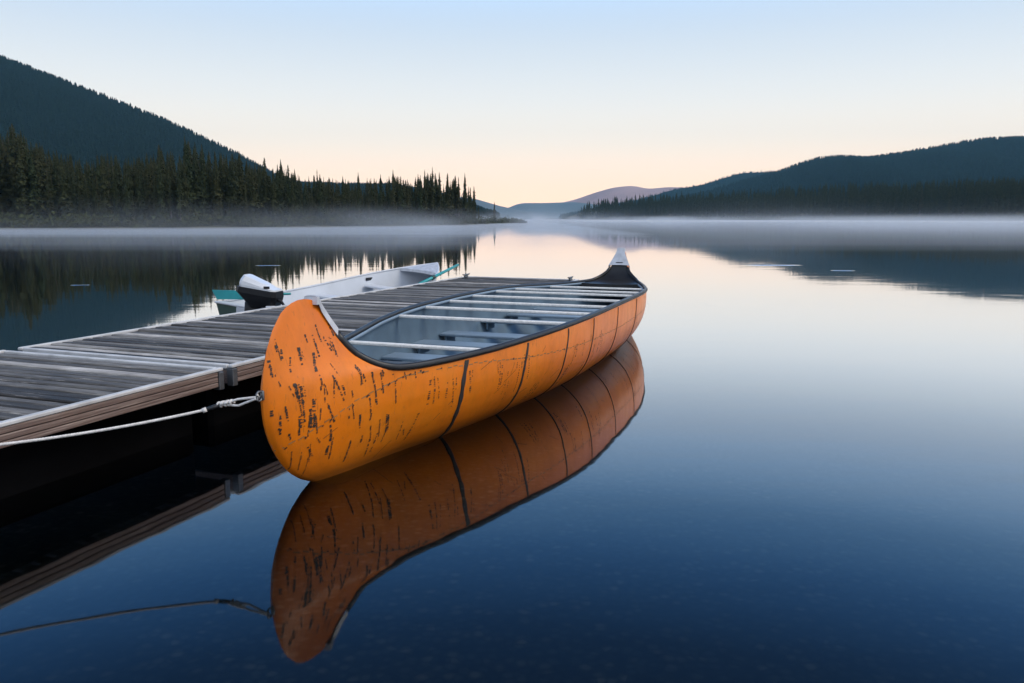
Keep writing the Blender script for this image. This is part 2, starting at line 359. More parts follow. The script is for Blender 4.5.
def cone_tree(rng, n=5, tiers=3, thin=0.18):
    v = []; f = []
    for t in range(tiers):
        z0 = 0.06 + 0.9 * t / tiers * 0.92; z1 = min(1.0, z0 + 0.9 / tiers * 1.5) if t < tiers - 1 else 1.0
        r = thin * (1 - z0) ** 0.85; o = len(v); a0 = rng.uniform(0, 6)
        for k in range(n):
            a = a0 + 6.2832 * k / n; rr = r * rng.uniform(0.7, 1.25); v.append((rr * math.cos(a), rr * math.sin(a), z0 - rng.uniform(0, 0.03)))
        v.append((0, 0, z1))
        f += [(o + k, o + (k + 1) % n, o + n) for k in range(n)]
    return np.array(v), np.array(f)
def scatter_mesh(name, P, Hh, protos, mat, rng, wide=1.0):
    vs = []; fs = []; o = 0
    sel = rng.integers(0, len(protos), len(P)); ang = rng.uniform(0, 6.28, len(P))
    for k, (pv, pf) in enumerate(protos):
        ids = np.nonzero(sel == k)[0]
        if not len(ids): continue
        c, s = np.cos(ang[ids]), np.sin(ang[ids]); h = Hh[ids]; wd = h * wide * rng.uniform(0.8, 1.25, len(ids))
        x = pv[None, :, 0]; y = pv[None, :, 1]
        v = np.stack([(x * c[:, None] - y * s[:, None]) * wd[:, None] + P[ids, 0:1], (x * s[:, None] + y * c[:, None]) * wd[:, None] + P[ids, 1:2], pv[None, :, 2] * h[:, None] + P[ids, 2:3]], -1)
        vs.append(v.reshape(-1, 3)); n = pv.shape[0]
        fs.append((pf[None] + (np.arange(len(ids)) * n)[:, None, None] + o).reshape(-1, 3)); o += len(ids) * n
    return np_obj(name, np.concatenate(vs), np.concatenate(fs), mat)
def on_grid(V, n, rng, qmin=0.0, qpow=1.0):
    nq, nx, _ = V.shape
    q = (qmin + (1 - qmin) * rng.uniform(0, 1, n) ** qpow) * (nq - 1.001); x = rng.uniform(0, 1, n) * (nx - 1.001)
    i, j = q.astype(int), x.astype(int); a, b = (q - i)[:, None], (x - j)[:, None]
    return V[i, j] * (1-a) * (1-b) + V[i+1, j] * a * (1-b) + V[i, j+1] * (1-a) * b + V[i+1, j+1] * a * b
protos = [cone_tree(np.random.default_rng(s)) for s in range(6)]
LEFT = [(-420, -20), (-250, 2), (-120, 24), (0, 58), (60, 81), (120, 103), (180, 128), (240, 156), (270, 173), (300, 186), (345, 187), (400, 188), (440, 196), (475, 208), (500, 218)]
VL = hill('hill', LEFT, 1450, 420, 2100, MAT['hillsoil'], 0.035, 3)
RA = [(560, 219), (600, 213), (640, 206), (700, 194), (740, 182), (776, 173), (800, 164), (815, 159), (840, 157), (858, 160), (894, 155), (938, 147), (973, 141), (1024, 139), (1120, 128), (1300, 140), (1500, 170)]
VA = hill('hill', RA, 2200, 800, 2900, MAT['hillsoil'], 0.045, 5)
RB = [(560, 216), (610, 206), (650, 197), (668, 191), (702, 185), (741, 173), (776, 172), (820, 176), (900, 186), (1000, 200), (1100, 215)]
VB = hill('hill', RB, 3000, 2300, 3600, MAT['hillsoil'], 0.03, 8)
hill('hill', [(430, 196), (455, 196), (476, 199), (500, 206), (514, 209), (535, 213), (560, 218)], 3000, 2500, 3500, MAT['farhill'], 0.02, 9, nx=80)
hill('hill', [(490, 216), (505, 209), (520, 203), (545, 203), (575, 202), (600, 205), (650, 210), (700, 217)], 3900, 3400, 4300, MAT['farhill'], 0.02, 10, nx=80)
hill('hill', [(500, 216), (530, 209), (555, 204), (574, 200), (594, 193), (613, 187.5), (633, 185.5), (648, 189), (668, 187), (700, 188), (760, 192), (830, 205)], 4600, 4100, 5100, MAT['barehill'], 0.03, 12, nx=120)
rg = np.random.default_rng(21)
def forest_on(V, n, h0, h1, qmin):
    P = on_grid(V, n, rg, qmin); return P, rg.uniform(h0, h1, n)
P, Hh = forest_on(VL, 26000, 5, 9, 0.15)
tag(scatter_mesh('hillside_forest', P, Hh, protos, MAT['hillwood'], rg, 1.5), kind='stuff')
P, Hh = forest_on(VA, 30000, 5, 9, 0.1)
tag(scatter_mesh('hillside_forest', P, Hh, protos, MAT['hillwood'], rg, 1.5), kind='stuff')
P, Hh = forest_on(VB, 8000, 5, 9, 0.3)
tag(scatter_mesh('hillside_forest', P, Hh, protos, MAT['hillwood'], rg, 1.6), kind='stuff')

# ------------------------------------------------------------------ shores
def shore(pts, inland, slope, width, nq=14):
    pts = np.array(pts, float); d = np.concatenate([[0], np.cumsum(np.linalg.norm(np.diff(pts, axis=0), axis=1))])
    t = np.linspace(0, d[-1], 160); x = np.interp(t, d, pts[:, 0]); y = np.interp(t, d, pts[:, 1])
    x += np.sin(t * 0.21) * 0.7 + np.sin(t * 0.053) * 1.5; y += np.cos(t * 0.17) * 0.6
    V = np.zeros((nq, len(t), 3)); inl = np.array(inland) / np.linalg.norm(inland)
    for i in range(nq):
        q = i / (nq - 1); dist = width * q ** 1.4 - (1.5 if i == 0 else 0)
        V[i, :, 0] = x + inl[0] * dist; V[i, :, 1] = y + inl[1] * dist
        V[i, :, 2] = -0.6 if i == 0 else 0.12 + slope * dist * (1 - 0.35 * q) + 0.15 * np.sin(t * 0.4 + i)
    idx = np.arange(nq * len(t)).reshape(nq, len(t))
    F = np.stack([idx[:-1, :-1], idx[:-1, 1:], idx[1:, 1:], idx[1:, :-1]], -1).reshape(-1, 4)
    o = np_obj('shore', V.reshape(-1, 3), F, MAT['soil'], k=4, smooth=True); o['kind'] = 'structure'
    return V
SL = shore([(0.89 * a, 0.89 * b) for a, b in ((-150, 108), (-110, 116), (-79, 124), (-58, 129), (-38, 143), (-23, 165), (-13, 194), (-4, 236), (2.5, 272))], (-0.55, 0.83), 0.05, 90)
SR = shore([(72, 1120), (84, 1010), (150, 820), (210, 640), (283, 475), (380, 420), (540, 400)], (0.45, 0.9), 0.19, 150)
def surf_z(V, x, y):
    d = (V[1:, :, 0] - x) ** 2 + (V[1:, :, 1] - y) ** 2; i = np.unravel_index(np.argmin(d), d.shape); return V[1:][i][2]

# ------------------------------------------------------------------ spruce trees (height 1 m prototypes scaled up)
def spruce_arrays(seed, h=14.0, rmax=1.9, dens=1.0, bare=0.10):
    rng = np.random.default_rng(seed); v = []; f = []
    lean = rng.uniform(-0.01, 0.01, 2)
    z = h * bare
    gap_phase = rng.uniform(0, 6)
    while z < h * 0.985:
        q = z / h
        env = rmax * ((1 - q) ** 0.9) * (0.74 + 0.26 * math.sin(q * 23 + gap_phase)) + 0.03
        if q < bare + 0.12: env *= 0.55 + 0.45 * (q - bare) / 0.12
        nb = max(4, int(rng.integers(6, 10) * dens))
        a0 = rng.uniform(0, 6.28)
        for k in range(nb):
            if rng.uniform() < 0.13: continue
            a = a0 + 6.2832 * k / nb + rng.uniform(-0.3, 0.3); r = env * rng.uniform(0.45, 1.2)
            droop = -r * rng.uniform(0.15, 0.55); zz = z + rng.uniform(-0.15, 0.15)
            ca, sa = math.cos(a), math.sin(a); px, py = -sa, ca
            cx, cy = lean[0] * z, lean[1] * z
            sq = min(1.0, (1 - q) * 3.5 + 0.12); wd = 0.14 * sq + 0.20 * r
            mid = (cx + ca * r * 0.55, cy + sa * r * 0.55, zz + droop * 0.35); tip = (cx + ca * r, cy + sa * r, zz + droop * 0.8)
            o = len(v)
            v += [(cx, cy, zz + 0.05), (mid[0] + px * wd, mid[1] + py * wd, mid[2] - 0.15 * r), (mid[0] - px * wd, mid[1] - py * wd, mid[2] - 0.15 * r), tip,
                  (mid[0], mid[1], mid[2] - 0.30 * sq - 0.30 * r)]
            f += [(o, o+1, o+3), (o, o+3, o+2), (o, o+4, o+3)]
            for s_ in range(3):
                t = rng.uniform(0.15, 0.95); bx, by, bz = cx + ca * r * t, cy + sa * r * t, zz + droop * t * 0.7
                sd = rng.choice([-1, 1]) * rng.uniform(0.15, 0.45) * (0.4 + 0.4 * r) * sq; o = len(v)
                v += [(bx, by, bz + 0.06), (bx + px * sd + ca * 0.1 * sq, by + py * sd + sa * 0.1 * sq, bz - rng.uniform(0.2, 0.6) * sq), (bx + ca * 0.25 * sq - px * sd * .4, by + sa * 0.25 * sq - py * sd * .4, bz - 0.25)]
                f.append((o, o+1, o+2))
        z += h * rng.uniform(0.010, 0.019)
    o = len(v); tx, ty = lean * h
    v += [(tx - 0.05, ty, h * 0.96), (tx + 0.05, ty, h * 0.96), (tx, ty + 0.05, h * 0.96), (tx, ty, h * 1.005)]
    f += [(o, o+1, o+3), (o+1, o+2, o+3), (o+2, o, o+3)]
    return np.array(v), np.array(f)
def trunk_arrays(h=14.0, r=0.16, n=7):
    v = []; f = []
    for i, q in enumerate((-0.03, 0.0, 0.4, 0.97)):
        rr = r * (1.25 if i < 2 else (1 - q) * 0.95 + 0.05)
        v += [(rr * math.cos(6.2832 * k / n), rr * math.sin(6.2832 * k / n), h * q) for k in range(n)]
    for i in range(3):
        for k in range(n):
            a, b, c, d = i*n+k, i*n+(k+1)%n, (i+1)*n+(k+1)%n, (i+1)*n+k; f += [(a, b, c), (a, c, d)]
    return np.array(v), np.array(f)
H0 = 14.0
variants = [(101, 2.1, 1.0, 0.10), (102, 2.5, 1.0, 0.07), (103, 1.75, 1.0, 0.14), (104, 2.3, 1.1, 0.06), (105, 1.6, 0.85, 0.2), (106, 1.9, 1.0, 0.10), (107, 1.45, 0.7, 0.25)]
arr = [spruce_arrays(s, H0, r, d, b) for s, r, d, b in variants]; TR = trunk_arrays(H0)
proto_mesh = []
def link_proto():
    for k, (v, f) in enumerate(arr):
        c = np_obj('crown', v, f, MAT['spruce']); proto_mesh.append(c.data); bpy.data.objects.remove(c)
    t = np_obj('trunk', *TR, MAT['bark']); m = t.data; bpy.data.objects.remove(t); return m
TRUNK_ME = link_proto()
def spruce(x, y, z, h, k, rz, label, group, name='spruce_tree'):
    e = empty(name, (x, y, z), rz, label, 'tree', group); s = h / H0; wv = random.uniform(0.8, 1.3); e.scale = (s * wv, s * wv, s)
    for nm, me in (('crown', proto_mesh[k]), ('trunk', TRUNK_ME)):
        o = bpy.data.objects.new(nm, me); COL.objects.link(o); o.parent = e
    return e
ENV = [(-80, 112), (0, 126), (26, 124), (64, 145), (110, 150), (150, 146), (167, 143), (200, 138), (240, 152), (270, 159), (300, 167), (340, 171), (400, 172), (430, 169), (466, 176), (478, 190), (486, 204)]
ex, ey = zip(*ENV)
rt = np.random.default_rng(77)
def top_height(px, y, z, topy):
    return at_y(px, topy, y)[1] - z
specials = [  # px, top row, depth inland, variant, label
    (26, 121, 4, 1, 'tallest broad spruce near the left edge of the frame, rising against the mountain'),
    (193, 134, 4, 2, 'tall narrow spruce standing above the stand under the middle of the mountain slope'),
    (167, 142, 3, 0, 'tall full spruce left of the highest narrow spruce, below the mountain slope'),
    (209, 142, 5, 5, 'tall spruce just right of the highest narrow spruce, below the mountain slope'),
    (270, 156, 3, 1, 'tall spruce where the mountain slope runs down behind the treetops'),
    (282, 163, 4, 2, 'spruce just right of the tall one at the foot of the mountain slope'),
    (321, 168, 3, 6, 'thin ragged spruce with a nearly bare top in the low middle of the stand'),
    (346, 175, 3, 2, 'pointed spruce between the ragged bare-topped one and the taller slim one'),
    (361, 171, 3, 5, 'slim spruce standing above the low middle of the left stand'),
    (403, 175, 3, 0, 'full pointed spruce left of the cluster near the end of the point'),
    (422, 174, 2, 3, 'bushy spruce left of the tallest tree on the point'),
    (434, 166, 2, 4, 'tallest spruce of the cluster on the point, with a thin spiked top'),
    (449, 172, 2, 1, 'broad dark spruce right of the tallest tree on the point'),
    (459.5, 176, 2, 6, 'thin open spruce with sky showing through, second from the end of the point'),
    (466, 172, 2, 2, 'spruce at the very end of the tall stand, beside open sky'),
    (494.5, 201, 1.5, 3, 'small lone spruce standing apart on the low tip of the point'),
]
# columns of the shore, by the direction they are seen in
colpx = 512 + SL[1, :, 0] / SL[1, :, 1] * FPX
def shore_spot(px, inland):
    j = int(np.argmin(np.abs(colpx - px))); base = SL[1, j]
    x, y = base[0] - 0.55 * inland, base[1] + 0.83 * inland
    # keep the direction
    X = (px - 512) / FPX * y
    return X, y, surf_z(SL, X, y)
for px, ty, inl, k, lab in specials:
    x, y, z = shore_spot(px, inl); spruce(x, y, z - 0.1, top_height(px, y, z, ty), k, rt.uniform(0, 6), lab, None)
nleft = 0
clump = rt.normal(0, 4.5, 60)
for i in range(185):
    px = -25 + 505 * (i + rt.uniform(0, 1)) / 185
    inl = rt.choice([1, 3, 6, 10, 15]) + rt.uniform(0, 3)
    if px > 440: inl = min(inl, 6)
    ty = np.interp(px, ex, ey) + abs(rt.normal(0, 13)) + (3 if px < 280 else 0)
    ty += clump[int((px + 60) / 11) % 60] * (1.0 if px < 430 else 0.4) + (rt.uniform(8, 30) if rt.uniform() < 0.22 else 0)
    x, y, z = shore_spot(px, inl); h = top_height(px, y, z, ty)
    if h < 3: continue
    if px < 280: lab, grp = 'dark spruce in the dense stand below the mountain on the left shore', 'spruces below the mountain on the left shore'
    else: lab, grp = 'dark spruce in the lower stand running out along the left point', 'spruces along the left point'
    spruce(x, y, z - 0.1, h, int(rt.integers(0, 7)), rt.uniform(0, 6), lab, grp); nleft += 1
# deeper rows of the same wood: one mass nobody could count
n = 420; px = rt.uniform(-60, 466, n); inl = rt.uniform(14, 55, n); P = []; Hh = []
for a, b in zip(px, inl):
    if a > 400: b = rt.uniform(4, 14)
    x, y, z = shore_spot(a, b); h = top_height(a, y, z, np.interp(a, ex, ey) + clump[int((a + 60) / 11) % 60] * 0.7 + abs(rt.normal(0, 8)) + 5)
    if h > 3: P.append((x, y, z - 0.1)); Hh.append(h)
low = [(v / H0, f) for v, f in [spruce_arrays(s, H0, 2.1, 0.7, 0.06) for s in (301, 302, 303)]]
tag(scatter_mesh('deep_forest', np.array(P), np.array(Hh), low, MAT['spruce'], rt), kind='stuff')

# right shore
SRpx = 512 + SR[1, :, 0] / SR[1, :, 1] * FPX
RENV = [(575, 213), (585, 203), (600, 197), (640, 193), (700, 190), (760, 187), (800, 184), (860, 181), (900, 181), (960, 177), (1024, 176), (1100, 170), (1300, 160)]
rx_, ry_ = zip(*RENV)
def rspot(px, inland):
    j = int(np.argmin(np.abs(SRpx - px))); b = SR[1, j]; y = b[1] + 0.9 * inland; X = (px - 512) / FPX * y
    return X, y, surf_z(SR, X, y)
for i in range(95):
    px = 583 + 450 * (i + rt.uniform(0, 1)) / 95
    inl = rt.uniform(1, 25); x, y, z = rspot(px, inl)
    h = min(top_height(px, y, z, np.interp(px, rx_, ry_) + 4 + abs(rt.normal(0, 7))), rt.uniform(15, 21))
    if h < 4: continue
    o = bpy.data.objects.new('spruce_tree', proto_mesh[int(rt.integers(0, 7))]); COL.objects.link(o)
    s = h / H0; o.location = (x, y, z - 0.2); o.scale = (s * 1.2, s * 1.2, s); o.rotation_euler = (0, 0, rt.uniform(0, 6))
    tag(o, 'small distant spruce along the waterline of the right shore', 'tree', 'spruces along the right shore')
P = []; Hh = []
for i in range(1500):
    px = rt.uniform(578, 1120); inl = rt.uniform(3, 140) ** 1.0; x, y, z = rspot(px, inl)
    h = top_height(px, y, z, np.interp(px, rx_, ry_) - 2 + abs(rt.normal(0, 6)))
    h = min(h, rt.uniform(12, 22))
    if h > 4: P.append((x, y, z - 0.2)); Hh.append(h)
tag(scatter_mesh('deep_forest', np.array(P), np.array(Hh), low, MAT['spruce'], rt, 1.15), kind='stuff')

# low brush along the waterline
def brush(name, spots, mat, rng):
    vs = []; fs = []; o = 0
    for (x, y, z, r, h) in spots:
        n = 60; th = rng.uniform(0, 6.28, n); rr = r * np.sqrt(rng.uniform(0, 1, n)); zz = z + h * rng.uniform(0.02, 1, n) * (1 - 0.5 * rr / r)
        c = np.stack([x + rr * np.cos(th), y + rr * np.sin(th), zz], -1)
        d = rng.normal(0, 1, (n, 3, 3)) * 0.20 * (0.6 + r * 0.4)
        vs.append((c[:, None, :] + d).reshape(-1, 3)); fs.append(np.arange(n * 3).reshape(-1, 3) + o); o += n * 3
    return np_obj(name, np.concatenate(vs), np.concatenate(fs), mat)
sp = []
for i in range(300):
    px = rt.uniform(-30, 523); inl = rt.uniform(0.0, 2.5); x, y, z = shore_spot(px, inl)
    r = rt.uniform(0.6, 1.5) * (1 if px < 470 else 1.6); sp.append((x, y, max(z, 0.05), r, rt.uniform(0.8, 2.6) if px < 480 else rt.uniform(1.5, 3.4) * np.interp(px, [480, 523], [1, 0.4])))
tag(brush('shore_brush', sp, MAT['shrub'], rt), kind='stuff')
sp = []
for i in range(220):
    px = rt.uniform(580, 1100); x, y, z = rspot(px, rt.uniform(0, 4)); sp.append((x, y, max(z, .05), rt.uniform(1.5, 4), rt.uniform(2, 5)))
tag(brush('shore_brush', sp, MAT['shrub'], rt), kind='stuff')

# ------------------------------------------------------------------ air
def volume_box(name, lo, hi, mat):
    m = MB(); m.box(lo, hi); o = m.build(name, mat); o['kind'] = 'stuff'; return o
def m_vol(name, dens, col, aniso=0.0):
    m = bpy.data.materials.new(name); m.use_nodes = True; nt = m.node_tree; nt.nodes.clear()
    out = N(nt, 'ShaderNodeOutputMaterial'); v = N(nt, 'ShaderNodeVolumePrincipled'); lnk(nt, v.outputs[0], out.inputs['Volume'])
    v.inputs['Density'].default_value = dens; v.inputs['Color'].default_value = (*col, 1); v.inputs['Anisotropy'].default_value = aniso
    return m, nt, v
volume_box('haze', (-4500, -300, -6), (4500, 5300, 560), m_vol('haze_air', 0.70e-4, (0.32, 0.70, 0.96))[0])
volume_box('mist', (-420, 40, 0.03), (700, 1400, 0.20), m_vol('ground_mist', 0.0165, (0.90, 0.95, 1.0), 0.2)[0])
volume_box('mist', (-150, 68, 0.02), (12, 280, 0.16), m_vol('shore_mist', 0.034, (0.88, 0.94, 1.0), 0.2)[0])
volume_box('mist', (40, 330, 0.02), (640, 1250, 0.18), m_vol('shore_mist', 0.05, (0.97, 0.98, 1.0), 0.2)[0])
m, nt, v = m_vol('rising_mist', 0.01, (0.90, 0.95, 1.0), 0.2)
g = N(nt, 'ShaderNodeNewGeometry')
n1 = noise(nt, 1.0, 3, 0.55, g.outputs['Position'], (0.07, 0.005, 0.10))
rr = ramp(nt, [(0.45, (0, 0, 0, 1)), (0.70, (1, 1, 1, 1))], n1.outputs[0])
s = N(nt, 'ShaderNodeSeparateXYZ'); lnk(nt, g.outputs['Position'], s.inputs[0])
zf = N(nt, 'ShaderNodeMapRange', interpolation_type='SMOOTHERSTEP'); zf.inputs['From Min'].default_value = 4.0; zf.inputs['From Max'].default_value = 0.0
zf.inputs['To Min'].default_value = 0.0; zf.inputs['To Max'].default_value = 1.0; lnk(nt, s.outputs['Z'], zf.inputs['Value'])
mu = N(nt, 'ShaderNodeMath', operation='MULTIPLY'); lnk(nt, rr.outputs[0], mu.inputs[0]); lnk(nt, zf.outputs[0], mu.inputs[1])
mu2 = N(nt, 'ShaderNodeMath', operation='MULTIPLY'); mu2.inputs[1].default_value = 0.0100; lnk(nt, mu.outputs[0], mu2.inputs[0])
lnk(nt, mu2.outputs[0], v.inputs['Density'])
volume_box('mist', (-200, 60, 0.02), (420, 700, 5.0), m)

# ------------------------------------------------------------------ the dock
DOCK_Z, DOCK_W = 0.46, 2.07
def dock_section(loc, rz, y0, y1, label, seed, end_cleats):
    """local frame: y along the dock, x from -W (far edge) to 0 (canoe side)"""
    rng = np.random.default_rng(seed); W = DOCK_W
    e = empty('dock_section', loc, rz, label, 'dock')
    b = MB(); y = y0 + 0.044; step = 0.098
    while y < y1 - 0.044 - step * 0.5:
        hgt = rng.uniform(-0.006, 0.004); ye = min(y + step - 0.024, y1 - 0.046)
        tw = rng.uniform(-0.002, 0.002)
        Mt = Matrix.Translation((0, (y + ye) / 2, DOCK_Z - 0.006)) @ Matrix.Rotation(rng.normal(0, 0.03), 4, 'X') @ Matrix.Rotation(rng.normal(0, 0.0015), 4, 'Y')
        b.box((-W + 0.052, (y - ye) / 2, -0.037 + hgt), (-0.052, (ye - y) / 2, hgt), bev=0.007, M=Mt, col=float(rng.choice([0.05, 0.3, 0.5, 0.65, 0.8, 1.0], p=[0.12, 0.20, 0.24, 0.20, 0.14, 0.10])))
        y += step
    b.build('decking', MAT['planks'], e)
    for xa, xb in ((-0.042, 0.0), (-W, -W + 0.042)):
        t = MB(); t.box((xa, y0, DOCK_Z - 0.020), (xb, y1, DOCK_Z + 0.004), bev=0.006); t.build('edge_trim', MAT['trim'], e)
    for ya, yb in ((y0, y0 + 0.036), (y1 - 0.036, y1)):
        t = MB(); t.box((-W + 0.051, ya, DOCK_Z - 0.030), (-0.051, yb, DOCK_Z + 0.003), bev=0.006); t.build('cross_strip', MAT['trim'], e)
    for xa, xb in ((-0.045, -0.004), (-W + 0.004, -W + 0.045)):
        f = MB()
        for k in range(3):
            z1 = DOCK_Z - 0.022 - k * 0.035; f.box((xa, y0 + 0.05, z1 - 0.031), (xb, y1 - 0.05, z1), bev=0.004)
        f.build('fascia', MAT['fascia'], e)
        for yy in (y0, y1 - 0.046):
            c = MB(); c.box((xa - 0.01, yy, DOCK_Z - 0.145), (xb + 0.006, yy + 0.046, DOCK_Z - 0.024), bev=0.004); c.build('end_post', MAT['darkmetal'], e)
    for ya in ((y0, y1 - 0.045)):
        f = MB(); f.box((-W + 0.05, ya + 0.004, DOCK_Z - 0.13), (-0.05, ya + 0.041, DOCK_Z - 0.036)); f.build('end_beam', MAT['fascia'], e)
    L = y1 - y0; nfl = max(2, int(L / 2.4)); seg = L / nfl
    for k in range(nfl):
        f = MB(); f.box((-W + 0.25, y0 + k * seg + 0.03, -0.16), (-0.24, y0 + (k + 1) * seg - 0.03, DOCK_Z - 0.045), bev=0.03)
        fo = f.build('float', MAT['float'], e)
        f2 = MB(); f2.tube([(-0.244, y0 + (k + 0.5) * seg, 0.22), (-0.226, y0 + (k + 0.5) * seg, 0.22)], 0.024, 14); f2.build('plug', MAT['darkmetal'], fo)
    for (cx, cyy) in end_cleats:
        c = MB(); c.box((cx - 0.02, cyy - 0.05, DOCK_Z + 0.004), (cx + 0.02, cyy + 0.05, DOCK_Z + 0.03), bev=0.006)
        c.tube([(cx, cyy - 0.13, DOCK_Z + 0.055), (cx, cyy - 0.06, DOCK_Z + 0.045), (cx, cyy + 0.06, DOCK_Z + 0.045), (cx, cyy + 0.13, DOCK_Z + 0.055)], [0.010, 0.016, 0.016, 0.010], 8)
        c.build('cleat', MAT['darkmetal'], e, smooth=True)
    return e
dock_section((-1.905, 5.335, 0), -R(21.3), 0.0, 8.30, 'far section of grey plank dock running beside the canoe to its end', 5, [(-0.08, 8.05), (-1.93, 8.05)])
dock_section((-1.935, 5.25, 0), -R(20.6), -7.0, 0.0, 'near section of grey plank dock that runs out of the frame at left', 6, [])

# ------------------------------------------------------------------ the canoe
CO, CANG = (-1.1786, 4.0908), R(20.25)
SM = 4.105                                   # middle of the canoe along its axis
STEM = [(0.66, -0.12), (0.47, -0.10), (0.29, -0.05), (0.185, 0.0), (0.075, 0.05), (-0.02, 0.115), (-0.09, 0.195), (-0.15, 0.29), (-0.191, 0.39), (-0.205, 0.49), (-0.205, 0.58), (-0.190, 0.69),
        (-0.155, 0.80), (-0.103, 0.89), (-0.035, 0.965), (0.040, 1.008), (0.12, 1.022), (0.19, 1.022), (0.235, 1.014), (0.261, 0.998)]
STEM = np.array(STEM); sl = np.concatenate([[0], np.cumsum(np.linalg.norm(np.diff(STEM, axis=0), axis=1))]); sl /= sl[-1]
# smooth the stem with a dense Catmull-like resample
def stem_at(v): return np.interp(v, sl, STEM[:, 0]), np.interp(v, sl, STEM[:, 1])
fz, fs_ = STEM[:17, 1], STEM[:17, 0]
def stem_front(z): return np.interp(z, fz, fs_)
BD = [(-1, 0.0), (0, 0.0), (0.012, 0.022), (0.03, 0.036), (0.06, 0.053), (0.1, 0.074), (0.2, 0.115), (0.3, 0.147), (0.45, 0.192), (0.6, 0.235), (0.75, 0.285), (0.92, 0.36), (1.22, 0.46), (1.67, 0.585), (2.47, 0.765), (3.0, 0.835), (3.4, 0.862), (4.4, 0.875)]
bdx, bdy = map(np.array, zip(*BD))
_dx = np.linspace(0, 4.4, 881); _dy = np.interp(_dx, bdx, bdy)
_k = np.exp(-0.5 * (np.arange(-60, 61) / 24.0) ** 2); _k /= _k.sum()
_sm = np.convolve(np.concatenate([-_dy[60:0:-1], _dy, _dy[-2:-62:-1]]), _k, 'same')[60:-60]
_w = np.clip((_dx - 0.25) / 0.35, 0, 1); _dy = _dy * (1 - _w) + _sm * _w
def breadth(s, z):
    """half breadth of the hull at station s (mirrored past the middle) and height z"""
    s = SM - abs(SM - s); d = s - stem_front(min(z, 1.02)); b = np.interp(d, _dx, _dy) if d > 0 else 0.0
    if z <= 0.6: t = max(0.0, (z + 0.12) / 0.72); sec = (max(0.0, 1 - (1 - t) ** 3)) ** 0.5
    else:
        sec = np.interp(z, [0.6, 0.65, 0.69, 0.84, 0.95, 1.0, 1.1], [1.0, 0.84, 0.70, 0.42, 0.22, 0.12, 0.06])
        k = min(1.0, max(0.0, (d - 0.7) / 0.6)); k = k * k * (3 - 2 * k); sec = sec + (1 - sec) * k
    return b * sec
def mid_sheer(s): return np.interp(SM - abs(SM - s), [0, 1.05, 1.5, 1.9, 2.3, 2.75, 3.2, 4.2], [0.575, 0.576, 0.583, 0.598, 0.617, 0.633, 0.643, 0.65])
def sheer(s):
    s = SM - abs(SM - s); d = max(0.0, s - 0.261); m = mid_sheer(s); return m + (0.998 - m) * math.exp(-(d / 0.130) ** 1.2)
NC = 72
def hull_row(v, inset=0.0, zmin=None):
    ss, sz = stem_at(v); row = []; LL = 0.130 + 0.20 * (1 - v)
    for i in range(NC + 1):
        a = i / NC; s = ss + (SM - ss) * (0.10 * a + 0.9 * a * a * (1.35 - 0.35 * a))
        zm = -0.12 + (mid_sheer(s) + 0.12) * v; z = zm + (sz - zm) * math.exp(-((s - ss) / LL) ** 1.2)
        b = breadth(s, z)
        if inset: b = max(0.0, b - inset)
        if zmin is not None: z = max(z, zmin)
        row.append((s, b, z))
    return row
def full_rows(vs, side, **kw):
    rows = []
    for v in vs:
        r = hull_row(v, **kw); m = [(2 * SM - s, b, z) for s, b, z in r[-2::-1]]
        rows.append([(b * side, s, z) for s, b, z in r + m])     # local x = across (canoe right), y = along
    return rows
canoe = empty('canoe', (CO[0], CO[1], 0), -CANG, 'large orange canoe with birch bark markings and high curved ends moored beside the dock', 'canoe')
hb = MB(); vsam = np.concatenate([np.linspace(0, 0.9, 34), np.linspace(0.9, 1, 9)[1:]])
for side in (1, -1): hb.grid(full_rows(vsam, side), 0, flip=(side > 0))
